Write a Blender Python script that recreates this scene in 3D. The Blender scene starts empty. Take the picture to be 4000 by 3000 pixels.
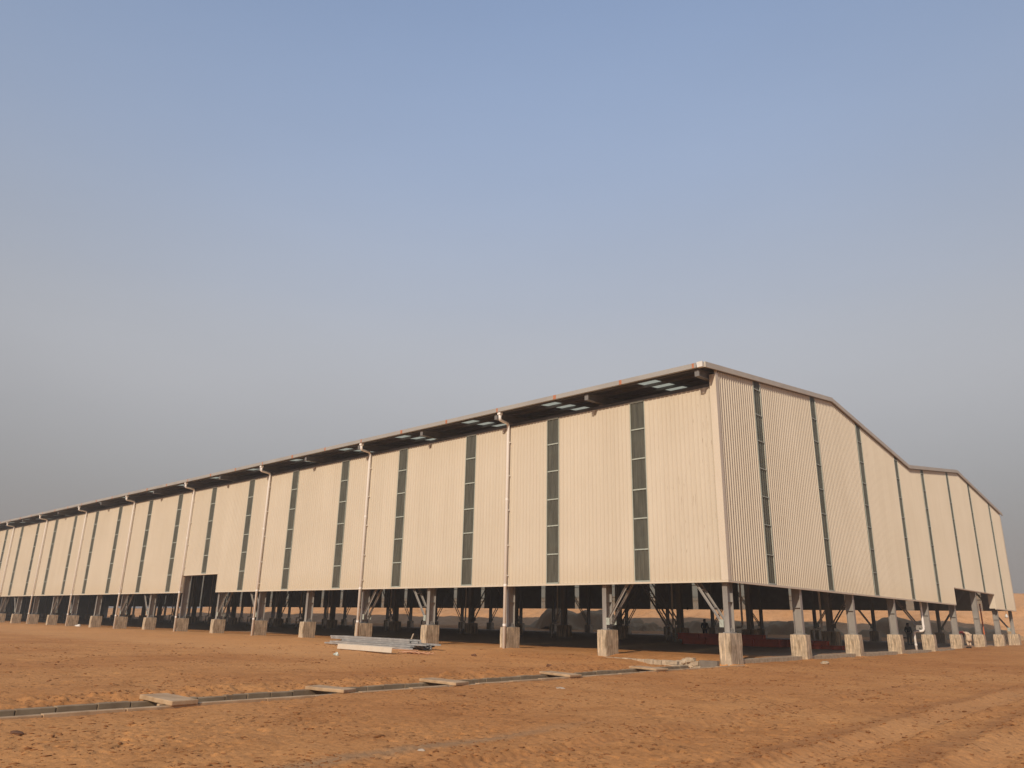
import bpy, bmesh, math, random
import numpy as np
from mathutils import Vector, Matrix
random.seed(7)
S = bpy.context.scene
COL = S.collection
rad = math.radians

# ------------------------------------------------------------------ node helpers
def new_mat(name):
    m = bpy.data.materials.new(name); m.use_nodes = True
    nt = m.node_tree; nt.nodes.clear()
    out = nt.nodes.new('ShaderNodeOutputMaterial')
    return m, nt, out
def N(nt, typ, **kw):
    n = nt.nodes.new(typ)
    for k, v in kw.items():
        if k.startswith('i_'):
            key = k[2:]
            key = int(key) if key.isdigit() else key
            n.inputs[key].default_value = v
        else: setattr(n, k, v)
    return n
def L(nt, a, b): nt.links.new(a, b)
def coords(nt, scale=(1, 1, 1), kind='Object'):
    tc = N(nt, 'ShaderNodeTexCoord'); mp = N(nt, 'ShaderNodeMapping')
    mp.inputs['Scale'].default_value = scale
    L(nt, tc.outputs[kind], mp.inputs['Vector']); return mp.outputs['Vector']
def noise(nt, vec, scale, detail=4, rough=.55):
    n = N(nt, 'ShaderNodeTexNoise'); n.inputs['Scale'].default_value = scale
    n.inputs['Detail'].default_value = detail; n.inputs['Roughness'].default_value = rough
    L(nt, vec, n.inputs['Vector']); return n.outputs['Fac']
LAST = [None]
def ramp(nt, fac, stops):
    r = N(nt, 'ShaderNodeValToRGB'); e = r.color_ramp.elements; LAST[0] = r
    while len(e) < len(stops): e.new(.5)
    for el, (p, c) in zip(e, stops):
        el.position = p; el.color = (c[0], c[1], c[2], 1) if len(c) == 3 else c
    L(nt, fac, r.inputs['Fac']); return r.outputs['Color']
def mix(nt, a, b, fac, mode='MIX'):
    m = N(nt, 'ShaderNodeMix', data_type='RGBA', blend_type=mode)
    for sock, v in ((m.inputs['Factor'], fac), (m.inputs[6], a), (m.inputs[7], b)):
        if hasattr(v, 'is_output'): L(nt, v, sock)
        elif isinstance(v, (int, float)): sock.default_value = v
        else: sock.default_value = (*v[:3], 1)
    return m.outputs[2]
def math_n(nt, op, a, b=None, c=None):
    m = N(nt, 'ShaderNodeMath', operation=op)
    for i, v in enumerate((a, b, c)):
        if v is None: continue
        if hasattr(v, 'is_output'): L(nt, v, m.inputs[i])
        else: m.inputs[i].default_value = v
    return m.outputs[0]
def principled(nt, out, col, rough=.6, metal=0, spec=.4, bump=None, bstr=.3, bdist=.02):
    p = N(nt, 'ShaderNodeBsdfPrincipled')
    if hasattr(col, 'is_output'): L(nt, col, p.inputs['Base Color'])
    else: p.inputs['Base Color'].default_value = (*col, 1)
    if hasattr(rough, 'is_output'): L(nt, rough, p.inputs['Roughness'])
    else: p.inputs['Roughness'].default_value = rough
    p.inputs['Metallic'].default_value = metal
    p.inputs['Specular IOR Level'].default_value = spec
    if bump is not None:
        b = N(nt, 'ShaderNodeBump'); b.inputs['Strength'].default_value = bstr; b.inputs['Distance'].default_value = bdist
        L(nt, bump, b.inputs['Height']); L(nt, b.outputs[0], p.inputs['Normal'])
    L(nt, p.outputs[0], out.inputs['Surface']); return p
def simple(name, c0, c1=None, scale=6, rough=.6, metal=0, spec=.4, stretch=(1, 1, 1), bstr=0., detail=5):
    m, nt, out = new_mat(name)
    if c1 is None: c1 = tuple(x * .8 for x in c0)
    v = coords(nt, stretch); f = noise(nt, v, scale, detail)
    col = ramp(nt, f, [(.32, c1), (.68, c0)])
    principled(nt, out, col, rough, metal, spec, f if bstr else None, bstr)
    return m

# ------------------------------------------------------------------ materials
def mat_cladding():
    m, nt, out = new_mat('cream_cladding')
    tc = N(nt, 'ShaderNodeTexCoord'); sep = N(nt, 'ShaderNodeSeparateXYZ'); L(nt, tc.outputs['Object'], sep.inputs[0])
    s = math_n(nt, 'SUBTRACT', sep.outputs['Y'], sep.outputs['X'])
    sheet = math_n(nt, 'FLOOR', math_n(nt, 'DIVIDE', s, 1.1))
    wn = N(nt, 'ShaderNodeTexWhiteNoise', noise_dimensions='1D'); L(nt, sheet, wn.inputs['W'])
    v = coords(nt, (2.2, 2.2, .10)); st = noise(nt, v, 2.4, 6, .62)
    big = noise(nt, coords(nt, (.25, .25, .3)), 1.0, 3)
    c = ramp(nt, st, [(.28, CLAD_A), (.72, CLAD_B)])
    c = mix(nt, c, ramp(nt, big, [(.35, (.96, .955, .945)), (.65, (1.0, 1.0, 1.0))]), 1.0, 'MULTIPLY')
    c = mix(nt, c, ramp(nt, wn.outputs['Value'], [(0, (.962, .957, .95)), (1, (1, 1, 1))]), 1.0, 'MULTIPLY')
    # thin scuffs and drips that the sheets picked up in handling, mostly by the near corner
    sc = noise(nt, coords(nt, (9, 9, .8)), 2.0, 3, .5)
    near = N(nt, 'ShaderNodeMapRange'); near.inputs[1].default_value = 4.0; near.inputs[2].default_value = 0.0
    L(nt, math_n(nt, 'ABSOLUTE', s), near.inputs[0])
    scf = math_n(nt, 'MULTIPLY', math_n(nt, 'GREATER_THAN', sc, .69), math_n(nt, 'MULTIPLY_ADD', near.outputs[0], .45, .04))
    c = mix(nt, c, (.22, .13, .06), scf)
    # dust splashed up on the lowest part of the sheets
    dz = N(nt, 'ShaderNodeMapRange'); dz.inputs[1].default_value = 3.2; dz.inputs[2].default_value = 1.9
    L(nt, sep.outputs['Z'], dz.inputs[0])
    c = mix(nt, c, (.52, .39, .22), math_n(nt, 'MULTIPLY', dz.outputs[0], math_n(nt, 'MULTIPLY', st, .45)))
    principled(nt, out, c, .5, 0, .35, st, .05, .01)
    return m
CLAD_A, CLAD_B = (.635, .560, .450), (.675, .602, .490)

def mat_fibreglass(name, tint, diff, tfac):
    m, nt, out = new_mat(name)
    v = coords(nt, (3.0, 3.0, .35)); f = noise(nt, v, 2.2, 5)
    tr = N(nt, 'ShaderNodeBsdfTransparent'); tr.inputs[0].default_value = (*tint, 1)
    tl = N(nt, 'ShaderNodeBsdfTranslucent'); tl.inputs[0].default_value = (*diff, 1)
    df = N(nt, 'ShaderNodeBsdfDiffuse'); L(nt, ramp(nt, f, [(.3, tuple(x * .55 for x in diff)), (.7, diff)]), df.inputs[0])
    m1 = N(nt, 'ShaderNodeMixShader', i_0=.5); L(nt, tl.outputs[0], m1.inputs[1]); L(nt, df.outputs[0], m1.inputs[2])
    m2 = N(nt, 'ShaderNodeMixShader', i_0=tfac); L(nt, m1.outputs[0], m2.inputs[1]); L(nt, tr.outputs[0], m2.inputs[2])
    gl = N(nt, 'ShaderNodeBsdfGlossy'); gl.inputs[0].default_value = (1, 1, 1, 1); gl.inputs['Roughness'].default_value = .16
    fr = N(nt, 'ShaderNodeFresnel'); fr.inputs[0].default_value = 1.42
    ff = math_n(nt, 'MULTIPLY', fr.outputs[0], .7)
    m3 = N(nt, 'ShaderNodeMixShader'); L(nt, ff, m3.inputs[0]); L(nt, m2.outputs[0], m3.inputs[1]); L(nt, gl.outputs[0], m3.inputs[2])
    L(nt, m3.outputs[0], out.inputs['Surface']); return m

def mat_concrete():
    m, nt, out = new_mat('cast_concrete')
    v = coords(nt, (7, 7, .55)); d = noise(nt, v, 1.6, 6, .65)
    g = noise(nt, coords(nt), 9, 5); b = noise(nt, coords(nt), 1.7, 3)
    base = ramp(nt, b, [(.3, (.44, .345, .24)), (.7, (.58, .47, .345))])
    c = mix(nt, base, ramp(nt, d, [(.39, (.52, .48, .43)), (.46, (.94, .94, .94)), (.545, (1.0, 1.0, 1.0)), (.60, (1.5, 1.46, 1.38))]), 1.0, 'MULTIPLY')
    c = mix(nt, c, ramp(nt, g, [(.3, (.82, .82, .82)), (.7, (1.05, 1.05, 1.05))]), 1.0, 'MULTIPLY')
    principled(nt, out, c, .88, 0, .2, math_n(nt, 'ADD', d, math_n(nt, 'MULTIPLY', g, .4)), .5, .03)
    return m

def mat_soil(name, dark, light, tracks=True):
    m, nt, out = new_mat(name)
    v = coords(nt)
    big = noise(nt, v, .16, 4, .55); mid = noise(nt, v, 1.3, 6, .62); fine = noise(nt, v, 11, 6, .7); grit = noise(nt, v, 60, 3, .6)
    c = ramp(nt, big, [(.35, dark), (.62, light)])
    c = mix(nt, c, ramp(nt, mid, [(.30, (.84, .81, .78)), (.5, (1, 1, 1)), (.75, (1.07, 1.08, 1.10))]), 1.0, 'MULTIPLY')
    c = mix(nt, c, ramp(nt, fine, [(.33, (.80, .77, .74)), (.5, (1, 1, 1)), (.7, (1.09, 1.10, 1.12))]), 1.0, 'MULTIPLY')
    c = mix(nt, c, ramp(nt, grit, [(.3, (.88, .88, .88)), (.7, (1.08, 1.08, 1.08))]), 1.0, 'MULTIPLY')
    if tracks:   # a streak of spilled grey-green dust along an old wheel track
        sep = N(nt, 'ShaderNodeSeparateXYZ'); L(nt, v, sep.inputs[0])
        w = math_n(nt, 'ABSOLUTE', math_n(nt, 'SUBTRACT', sep.outputs['X'], math_n(nt, 'MULTIPLY_ADD', mid, .5, 6.95)))
        mr = N(nt, 'ShaderNodeMapRange'); mr.inputs[1].default_value = .32; mr.inputs[2].default_value = .05; L(nt, w, mr.inputs[0])
        yr = N(nt, 'ShaderNodeMapRange'); yr.inputs[1].default_value = -18.5; yr.inputs[2].default_value = -21.5; L(nt, sep.outputs['Y'], yr.inputs[0])
        c = mix(nt, c, (.30, .21, .125), math_n(nt, 'MULTIPLY', math_n(nt, 'MULTIPLY', mr.outputs[0], yr.outputs[0]), .55))
    if tracks:
        def edge(axis, a, b):
            q = N(nt, 'ShaderNodeMapRange', interpolation_type='SMOOTHSTEP'); q.inputs[1].default_value = a; q.inputs[2].default_value = b
            L(nt, math_n(nt, 'MULTIPLY_ADD', mid, 1.6, sep.outputs[axis]), q.inputs[0]); return q.outputs[0]
        ins = math_n(nt, 'MULTIPLY', math_n(nt, 'MULTIPLY', edge('Y', 4.5, 8), edge('Y', 57.5, 56)), edge('X', .8, -.6))
        c = mix(nt, c, mix(nt, c, (.40, .31, .235), .8), ins)
    crumb = noise(nt, v, 8.5, 3, .6); spread = noise(nt, v, .7, 3)
    fleck_shade = math_n(nt, 'MULTIPLY', ramp(nt, crumb, [(.585, (0, 0, 0)), (.64, (1, 1, 1))]), ramp(nt, spread, [(.40, (.2, .2, .2)), (.62, (.85, .85, .85))]))
    c = mix(nt, c, tuple(k * .36 for k in dark), fleck_shade)  # dark soil bits, also painting the small shadows in gaps between clods
    if tracks:
        wob = math_n(nt, 'MULTIPLY_ADD', noise(nt, v, .22, 2), .7, -.35)
        xx = math_n(nt, 'ADD', sep.outputs['X'], wob)
        def band(x0, w0, col, amt):
            nonlocal c
            q = N(nt, 'ShaderNodeMapRange', interpolation_type='SMOOTHSTEP'); q.inputs[1].default_value = w0; q.inputs[2].default_value = w0 * .35
            L(nt, math_n(nt, 'ABSOLUTE', math_n(nt, 'SUBTRACT', xx, x0)), q.inputs[0])
            qy = N(nt, 'ShaderNodeMapRange', interpolation_type='SMOOTHSTEP'); qy.inputs[1].default_value = 2; qy.inputs[2].default_value = -7; L(nt, sep.outputs['Y'], qy.inputs[0])
            c = mix(nt, c, col, math_n(nt, 'MULTIPLY', math_n(nt, 'MULTIPLY', q.outputs[0], qy.outputs[0]), amt))
        band(10.86, .42, (.56, .305, .14), .3); band(12.45, .40, (.55, .295, .135), .28); band(14.0, .4, (.55, .295, .135), .25)
        band(8.3, .30, (.32, .145, .06), .25); band(10.36, .28, (.30, .135, .056), .36); band(11.9, .28, (.30, .135, .056), .36); band(13.5, .25, (.30, .135, .056), .3)
        qs = N(nt, 'ShaderNodeMapRange', interpolation_type='SMOOTHSTEP'); qs.inputs[1].default_value = -12.5; qs.inputs[2].default_value = -8.5
        L(nt, math_n(nt, 'MULTIPLY_ADD', mid, 3.0, sep.outputs['Y']), qs.inputs[0])
        qx = N(nt, 'ShaderNodeMapRange', interpolation_type='SMOOTHSTEP'); qx.inputs[1].default_value = -4; qx.inputs[2].default_value = -16; L(nt, sep.outputs['X'], qx.inputs[0])
        qi = N(nt, 'ShaderNodeMapRange'); qi.inputs[1].default_value = 4; qi.inputs[2].default_value = 0; L(nt, sep.outputs['Y'], qi.inputs[0])
        c = mix(nt, c, (.64, .345, .145), math_n(nt, 'MULTIPLY', math_n(nt, 'MULTIPLY', qs.outputs[0], qx.outputs[0]), math_n(nt, 'MULTIPLY', qi.outputs[0], .55)))
    h = math_n(nt, 'ADD', fine, math_n(nt, 'MULTIPLY', grit, .35))
    principled(nt, out, c, .95, 0, .12, h, .55, .03)
    return m

M = {}
M['clad'] = mat_cladding()
M['trim'] = simple('cream_trim', (.70, .615, .50), (.65, .565, .45), 3, .45, 0, .4, (1, 1, .2))
M['pane'] = mat_fibreglass('green_fibreglass', (.36, .39, .32), (.42, .42, .345), .44)
def mat_skylight(name, c_tl, c_tr, f):
    m, nt, out = new_mat(name)
    tl = N(nt, 'ShaderNodeBsdfTranslucent'); tl.inputs[0].default_value = (*c_tl, 1)
    tr = N(nt, 'ShaderNodeBsdfTransparent'); tr.inputs[0].default_value = (*c_tr, 1)
    mx = N(nt, 'ShaderNodeMixShader', i_0=f); L(nt, tl.outputs[0], mx.inputs[1]); L(nt, tr.outputs[0], mx.inputs[2]); L(nt, mx.outputs[0], out.inputs['Surface']); return m
M['skylight'] = mat_skylight('milky_roof_light', (.60, .62, .56), (.7, .72, .66), .18)
M['sky_pane'] = mat_skylight('milky_wall_light', (.92, .89, .76), (.92, .89, .76), .45)
M['backing'] = simple('grey_sheet_backing', (.30, .285, .275), (.24, .225, .22), 1.5, .6)
M['bar'] = simple('pale_green_bar', (.46, .50, .44), (.37, .41, .36), 5, .4)
M['steel'] = simple('grey_painted_steel', (.36, .335, .305), (.235, .22, .205), 2.2, .5, 0, .45, (1, 1, .35))
M['dark_steel'] = simple('dark_grey_steel', (.16, .155, .155), (.11, .105, .105), 3, .55)
M['shaded_rafter_steel'] = simple('rafter_shade_grey', (.21, .205, .205), (.16, .158, .158), 2.2, .5, 0, .4)  # steel darkened so the shade under the eave sits in its colour
M['roof'] = simple('roof_sheet', (.12, .125, .135), (.085, .09, .098), .8, .5, 0, .35, (.3, 1, 1))
M['gutter'] = simple('beige_gutter', (.41, .395, .37), (.34, .325, .305), 1.2, .45, 0, .4, (.4, 1, 1))
M['barge'] = simple('pale_barge_sheet', (.56, .51, .43), (.49, .445, .375), 1.2, .45, 0, .4)
M['rust'] = simple('rust_primer', (.52, .22, .12), (.40, .15, .08), 8, .7)
M['conc'] = mat_concrete()
M['slab'] = simple('dusty_concrete', (.55, .385, .235), (.38, .245, .14), 3.5, .9, 0, .15, (1, 1, 1), .35)
M['block'] = simple('concrete_block', (.52, .42, .30), (.33, .26, .18), 6, .92, 0, .15, (1, 1, 1), .4)
M['drain_block'] = simple('soil_stained_block', (.36, .265, .17), (.23, .16, .10), 3, .95, 0, .1, (1, 1, 1), .5)
M['plaster'] = simple('grey_plaster', (.23, .20, .165), (.16, .135, .11), 3, .9, 0, .15, (1, 1, .5), .3)
M['pvc'] = simple('cream_plastic_pipe', (.93, .90, .86), (.89, .85, .81), 2, .4, 0, .45, (1, 1, .2))
M['galv'] = simple('galvanised_steel', (.52, .51, .49), (.33, .325, .32), 9, .42, .25, .5, (.3, 1, 1))
M['red'] = simple('red_oxide_paint', (.68, .115, .045), (.52, .085, .035), 2, .6)
M['orange'] = simple('orange_paint', (.62, .17, .06), (.45, .11, .04), 3, .55)
M['soil'] = mat_soil('orange_soil', (.472, .206, .070), (.565, .270, .098))
M['sand'] = mat_soil('berm_sand', (.58, .305, .135), (.66, .365, .175), False)
M['heap_sand'] = simple('brown_heap_sand', (.50, .32, .165), (.34, .215, .11), 14, .95, 0, .1, (1, 1, 1), .8, 8)  # sand of the humps that lie in the shed's shade
M['rope'] = simple('salmon_rope', (.62, .36, .22), (.45, .24, .14), 30, .9)
M['stone'] = simple('pale_stone', (.55, .46, .36), (.38, .30, .22), 8, .9, 0, .15, (1, 1, 1), .4)
M['clod'] = simple('brown_clod', (.20, .10, .055), (.13, .06, .03), 9, .95, 0, .1, (1, 1, 1), .4)
M['crumb'] = simple('dark_crumb', (.34, .152, .058), (.17, .073, .029), 3.1, .95, 0, .1, (1, 1, 1), .2, 6)
M['white'] = simple('white_plastic', (.78, .76, .72), (.68, .66, .62), 6, .5)
M['skin'] = simple('skin', (.22, .12, .075), (.19, .10, .06), 10, .55)
M['maroon'] = simple('maroon_cloth', (.17, .015, .02), (.11, .01, .014), 12, .9)
M['cream_cloth'] = simple('cream_cloth', (.68, .53, .38), (.56, .42, .29), 10, .9, 0, .1, (1, 1, .3), .3)
M['navy'] = simple('navy_cloth', (.022, .025, .03), (.014, .016, .02), 10, .9)
M['khaki'] = simple('khaki_cloth', (.13, .105, .08), (.10, .08, .06), 10, .9)
M['black'] = simple('black_cloth', (.012, .011, .012), (.008, .008, .008), 10, .9)
M['hair'] = simple('black_hair', (.012, .01, .009), (.02, .016, .014), 40, .7)
M['leaf'] = simple('dusty_leaf', (.085, .095, .045), (.055, .065, .03), 5, .8)
M['bark'] = simple('grey_bark', (.12, .085, .055), (.08, .055, .035), 8, .95)

# ------------------------------------------------------------------ mesh helpers
class MB:
    def __init__(s): s.v = []; s.f = []
    def add(s, vs, fs):
        o = len(s.v); s.v += [tuple(p) for p in vs]; s.f += [tuple(i + o for i in f) for f in fs]; return s
    def box(s, x0, x1, y0, y1, z0, z1):
        x0, x1 = sorted((x0, x1)); y0, y1 = sorted((y0, y1)); z0, z1 = sorted((z0, z1))
        return s.add([(x0,y0,z0),(x1,y0,z0),(x1,y1,z0),(x0,y1,z0),(x0,y0,z1),(x1,y0,z1),(x1,y1,z1),(x0,y1,z1)],
                     [(0,3,2,1),(4,5,6,7),(0,1,5,4),(1,2,6,5),(2,3,7,6),(3,0,4,7)])
    def beam(s, p, q, w, h, up=(0, 0, 1)):
        p = Vector(p); q = Vector(q); d = (q - p).normalized(); u = Vector(up)
        if abs(d.dot(u)) > .98: u = Vector((0, 1, 0))
        a = d.cross(u).normalized() * (w / 2); b = a.cross(d).normalized() * (h / 2)
        vs = [c + sa * a + sb * b for c in (p, q) for sa, sb in ((-1,-1),(1,-1),(1,1),(-1,1))]
        return s.add(vs, [(0,1,2,3),(7,6,5,4),(0,4,5,1),(1,5,6,2),(2,6,7,3),(3,7,4,0)])
    def angle(s, p, q, w, up=(0, 0, 1)):           # an L section: two thin legs
        p = Vector(p); q = Vector(q)
        s.beam(p, q, w, .012, up)
        d = (q - p).normalized(); u = Vector(up)
        if abs(d.dot(u)) > .98: u = Vector((0, 1, 0))
        a = d.cross(u).normalized(); b = a.cross(d).normalized()
        o = a * (w / 2 - .006) - b * (w / 2 + .006)
        return s.beam(p + o, q + o, .012, w, up)
    def tube(s, pts, r, n=12, cap=True):
        pts = [Vector(p) for p in pts]; rings = []
        d0 = (pts[1] - pts[0]).normalized(); ref = Vector((0, 0, 1)) if abs(d0.z) < .9 else Vector((0, 1, 0))
        vs = []
        for i, p in enumerate(pts):
            if i == 0: d = d0
            elif i == len(pts) - 1: d = (pts[-1] - pts[-2]).normalized()
            else: d = ((pts[i] - pts[i-1]).normalized() + (pts[i+1] - pts[i]).normalized()).normalized()
            a = d.cross(ref)
            if a.length < .05: a = d.cross(Vector((1, 0, 0)))
            a.normalize(); b = d.cross(a).normalized()
            rr = r[i] if isinstance(r, (list, tuple)) else r
            vs += [p + rr * (math.cos(t) * a + math.sin(t) * b) for t in (2 * math.pi * k / n for k in range(n))]
        fs = [(i*n+k, i*n+(k+1) % n, (i+1)*n+(k+1) % n, (i+1)*n+k) for i in range(len(pts)-1) for k in range(n)]
        if cap: fs += [tuple(range(n-1, -1, -1)), tuple((len(pts)-1)*n + k for k in range(n))]
        return s.add(vs, fs)
    def prism(s, poly, axis, a0, a1):             # poly: 2-D points in the other two axes, extruded along axis
        def P(u, v, a): return {'x': (a, u, v), 'y': (u, a, v), 'z': (u, v, a)}[axis]
        n = len(poly)
        vs = [P(u, v, a0) for u, v in poly] + [P(u, v, a1) for u, v in poly]
        fs = [tuple(range(n)), tuple(range(2*n-1, n-1, -1))] + [(i, n+i, n+(i+1) % n, (i+1) % n) for i in range(n)]
        return s.add(vs, fs)
    def rock(s, c, sx, sy, sz, seed, sub=2, amp=.28):
        bm = bmesh.new(); bmesh.ops.create_icosphere(bm, subdivisions=sub, radius=1)
        rnd = random.Random(seed); ph = [rnd.uniform(0, 6) for _ in range(9)]
        for v in bm.verts:
            p = v.co
            k = 1 + amp * (math.sin(2.3*p.x+ph[0]) * math.sin(2.7*p.y+ph[1]) + .6*math.sin(5*p.z+ph[2]+2*p.x) + .35*math.sin(7*p.y+ph[3]+4*p.z))
            v.co = Vector((c[0] + p.x*k*sx, c[1] + p.y*k*sy, c[2] + p.z*k*sz))
        vs = [v.co.copy() for v in bm.verts]; fs = [[v.index for v in f.verts] for f in bm.faces]; bm.free()
        return s.add(vs, fs)
    def mesh(s, name, mat, smooth=False, fix=True):
        me = bpy.data.meshes.new(name); me.from_pydata(s.v, [], s.f)
        if fix:
            bm = bmesh.new(); bm.from_mesh(me); bmesh.ops.recalc_face_normals(bm, faces=bm.faces); bm.to_mesh(me); bm.free()
        if smooth: me.polygons.foreach_set('use_smooth', [True] * len(me.polygons))
        me.materials.append(mat); me.update(); return me
    def obj(s, name, mat, parent=None, smooth=False, fix=True, bevel=0):
        o = bpy.data.objects.new(name, s.mesh(name, mat, smooth, fix)); COL.objects.link(o)
        if parent: o.parent = parent
        if bevel:
            b = o.modifiers.new('bevel', 'BEVEL'); b.width = bevel; b.segments = 2; b.limit_method = 'ANGLE'; b.angle_limit = rad(40)
        return o
def tag(o, label=None, cat=None, group=None, kind=None):
    for k, v in (('label', label), ('category', cat), ('group', group), ('kind', kind)):
        if v: o[k] = v
    return o
def empty(name, loc, label, cat, group=None):
    o = bpy.data.objects.new(name, None); COL.objects.link(o); o.location = loc; o.empty_display_size = .2
    return tag(o, label, cat, group)
def copy_part(o, parent, loc):
    c = o.copy(); COL.objects.link(c); c.parent = parent; c.location = loc
    for ch in o.children:
        d = ch.copy(); COL.objects.link(d); d.parent = c; d.location = ch.location
    return c
def copy_thing(o, loc, rotz=None, label=None):
    c = o.copy(); COL.objects.link(c); c.location = loc
    if rotz is not None: c.rotation_euler = (0, 0, rotz)
    if label: c['label'] = label
    for ch in list(o.children):
        d = ch.copy(); COL.objects.link(d); d.parent = c
        for g in ch.children:
            e = g.copy(); COL.objects.link(e); e.parent = d
    return c

# ------------------------------------------------------------------ noise for the ground
_rng = np.random.RandomState(3)
_perm = _rng.permutation(512)
_ang = _rng.rand(512) * 2 * np.pi
def perlin(x, y, seed=0):
    xi = np.floor(x).astype(np.int64); yi = np.floor(y).astype(np.int64)
    xf = x - xi; yf = y - yi
    def g(ix, iy, dx, dy):
        h = _perm[(_perm[(ix + seed * 37) & 511] + iy * 7 + seed * 101) & 511]
        a = _ang[h]; return np.cos(a) * dx + np.sin(a) * dy
    u = xf*xf*xf*(xf*(xf*6-15)+10); v = yf*yf*yf*(yf*(yf*6-15)+10)
    n0 = g(xi, yi, xf, yf)*(1-u) + g(xi+1, yi, xf-1, yf)*u
    n1 = g(xi, yi+1, xf, yf-1)*(1-u) + g(xi+1, yi+1, xf-1, yf-1)*u
    return (n0*(1-v) + n1*v) * 1.5
def fbm(x, y, sc, oc=4, seed=0, gain=.5):
    r = 0; a = 1; f = 1 / sc
    for i in range(oc): r = r + a * perlin(x*f + 17.3*i, y*f - 9.1*i, seed+i); a *= gain; f *= 2.03
    return r
def sm(t, a, b):
    t = np.clip((t - a) / (b - a), 0, 1); return t*t*(3-2*t)
def base_h(x, y):
    ins = sm(x, -.2, -1.6) * sm(y, -.9, .6) * sm(y, 57, 56)
    h = -1.165 + .15 * ins - .0045 * np.clip(-y - 6, 0, 28) * sm(x, -9, 0)
    h = h + .42 * sm(y, 54, 64)
    h = h + .10 * np.exp(-((x + 17)**2) / 60 - ((y + 4.5)**2) / 14)           # sand under the purlin stack
    h = h + .16 * np.exp(-((x - .6)**2) / 5) * sm(y, 24, 40)                    # sand banked up along the gable
    h = h + .10 * sm(x, -3, -12) * sm(y, -4.5, -.8) * (1 - ins)
    h = h + .13 * np.exp(-((x + .75)**2) / .30) * sm(y, -2.8, -7)            # spoil thrown out along the drain
    xm = np.mod(x + 3, 6) - 3                                              # soil heaped round the pedestals
    h = h + .075 * np.exp(-(xm**2) / .22 - ((y + .35)**2) / .30) * sm(x, -8, -11)
    ym = np.mod(y + 3.47, 6.9416) - 3.47
    h = h + .07 * np.exp(-((x - .42)**2) / .12 - ym**2 / .25) * sm(y, 4, 6) * sm(y, 57, 54)
    pit = sm(x, -4.6, -1.6) * sm(x, 1.02, .86) * sm(y, -3.7, -2.2) * sm(y, -.5, -.62)
    h = h - .40 * pit
    return h
def micro_h(x, y):
    n = .030 * fbm(x, y, 3.2, 3, 1) + .014 * fbm(x, y, .8, 3, 5)
    pat = sm(fbm(x, y, 2.6, 2, 21), -.30, .35)
    d = fbm(x, y, .21, 2, 31)
    n = n - .075 * np.clip(d - .34, 0, .5) * pat                      # scuffed hollows and foot marks
    e = fbm(x + 40, y, .12, 2, 35)
    n = n + .055 * np.clip(e - .42, 0, .5) * (.25 + .75 * pat)        # small crumbled clods
    n = n + .009 * fbm(x, y, .085, 2, 41)
    rough = sm(x, 1.0, -.2) * sm(x, -2.6, -1.0) * sm(y, -2.5, -5)
    return n + rough * (.045 * fbm(x, y, .45, 3, 51) + .10 * np.clip(fbm(x, y, .2, 2, 55) - .3, 0, .5))
def tracks_h(x, y):
    t = 0 * x
    for tx, w, amp, dy in ((8.55, .20, .045, -60), (10.86, .26, .06, -60), (12.45, .26, .06, -60), (14.0, .24, .05, -60)):
        cx = tx + .10 * np.sin(y * .21 + tx) + .05 * np.sin(y * .63)
        d = np.abs(x - cx)
        g = np.exp(-(d / w)**4)
        side = np.exp(-((d - w * 1.55) / (w * .45))**2)
        tread = .5 + .5 * np.sin(y * 36 + np.sign(x - cx) * d * 18)
        fade = sm(y, 4, -6)
        t = t + fade * (-amp * g * (.65 + .35 * tread) + amp * .65 * side * (.7 + .6 * perlin(x * 5, y * 5, 77)))
    return t
def ground_h(x, y, fine=True):
    x = np.asarray(x, float); y = np.asarray(y, float)
    h = base_h(x, y)
    d = np.hypot(x - 15, y + 30)
    k = 1 - .6 * sm(d, 60, 140)
    calm = 1 - .55 * sm(x, -.4, -2.5) * sm(y, -.6, 2)
    h = h + micro_h(x, y) * k * calm + tracks_h(x, y)
    tr = (x > .12) & (x < .88) & (y < -2.9) & (y > -75)
    return np.where(tr, -1.78, h)
def gz(x, y): return float(base_h(np.array([x]), np.array([y]))[0])

# ------------------------------------------------------------------ camera (solved from the photograph's own lines)
CAM = Vector((15.1492, -29.7103, .3257))
pi_, ro, ya = rad(17.2808), rad(1.0992), rad(42.5949)
fw = Vector((-math.sin(ya)*math.cos(pi_), math.cos(ya)*math.cos(pi_), math.sin(pi_)))
r0 = fw.cross(Vector((0, 0, 1))).normalized(); u0 = r0.cross(fw)
r1 = math.cos(ro)*r0 + math.sin(ro)*u0; u1 = -math.sin(ro)*r0 + math.cos(ro)*u0
cd = bpy.data.cameras.new('camera'); cam = bpy.data.objects.new('camera', cd); COL.objects.link(cam)
Mx = Matrix((r1, u1, -fw)).transposed().to_4x4(); Mx.translation = CAM
cam.matrix_world = Mx; cd.sensor_width = 36; cd.lens = 2968.29 / 4000 * 36; cd.clip_end = 5000; cd.clip_start = .05
S.camera = cam

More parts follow.
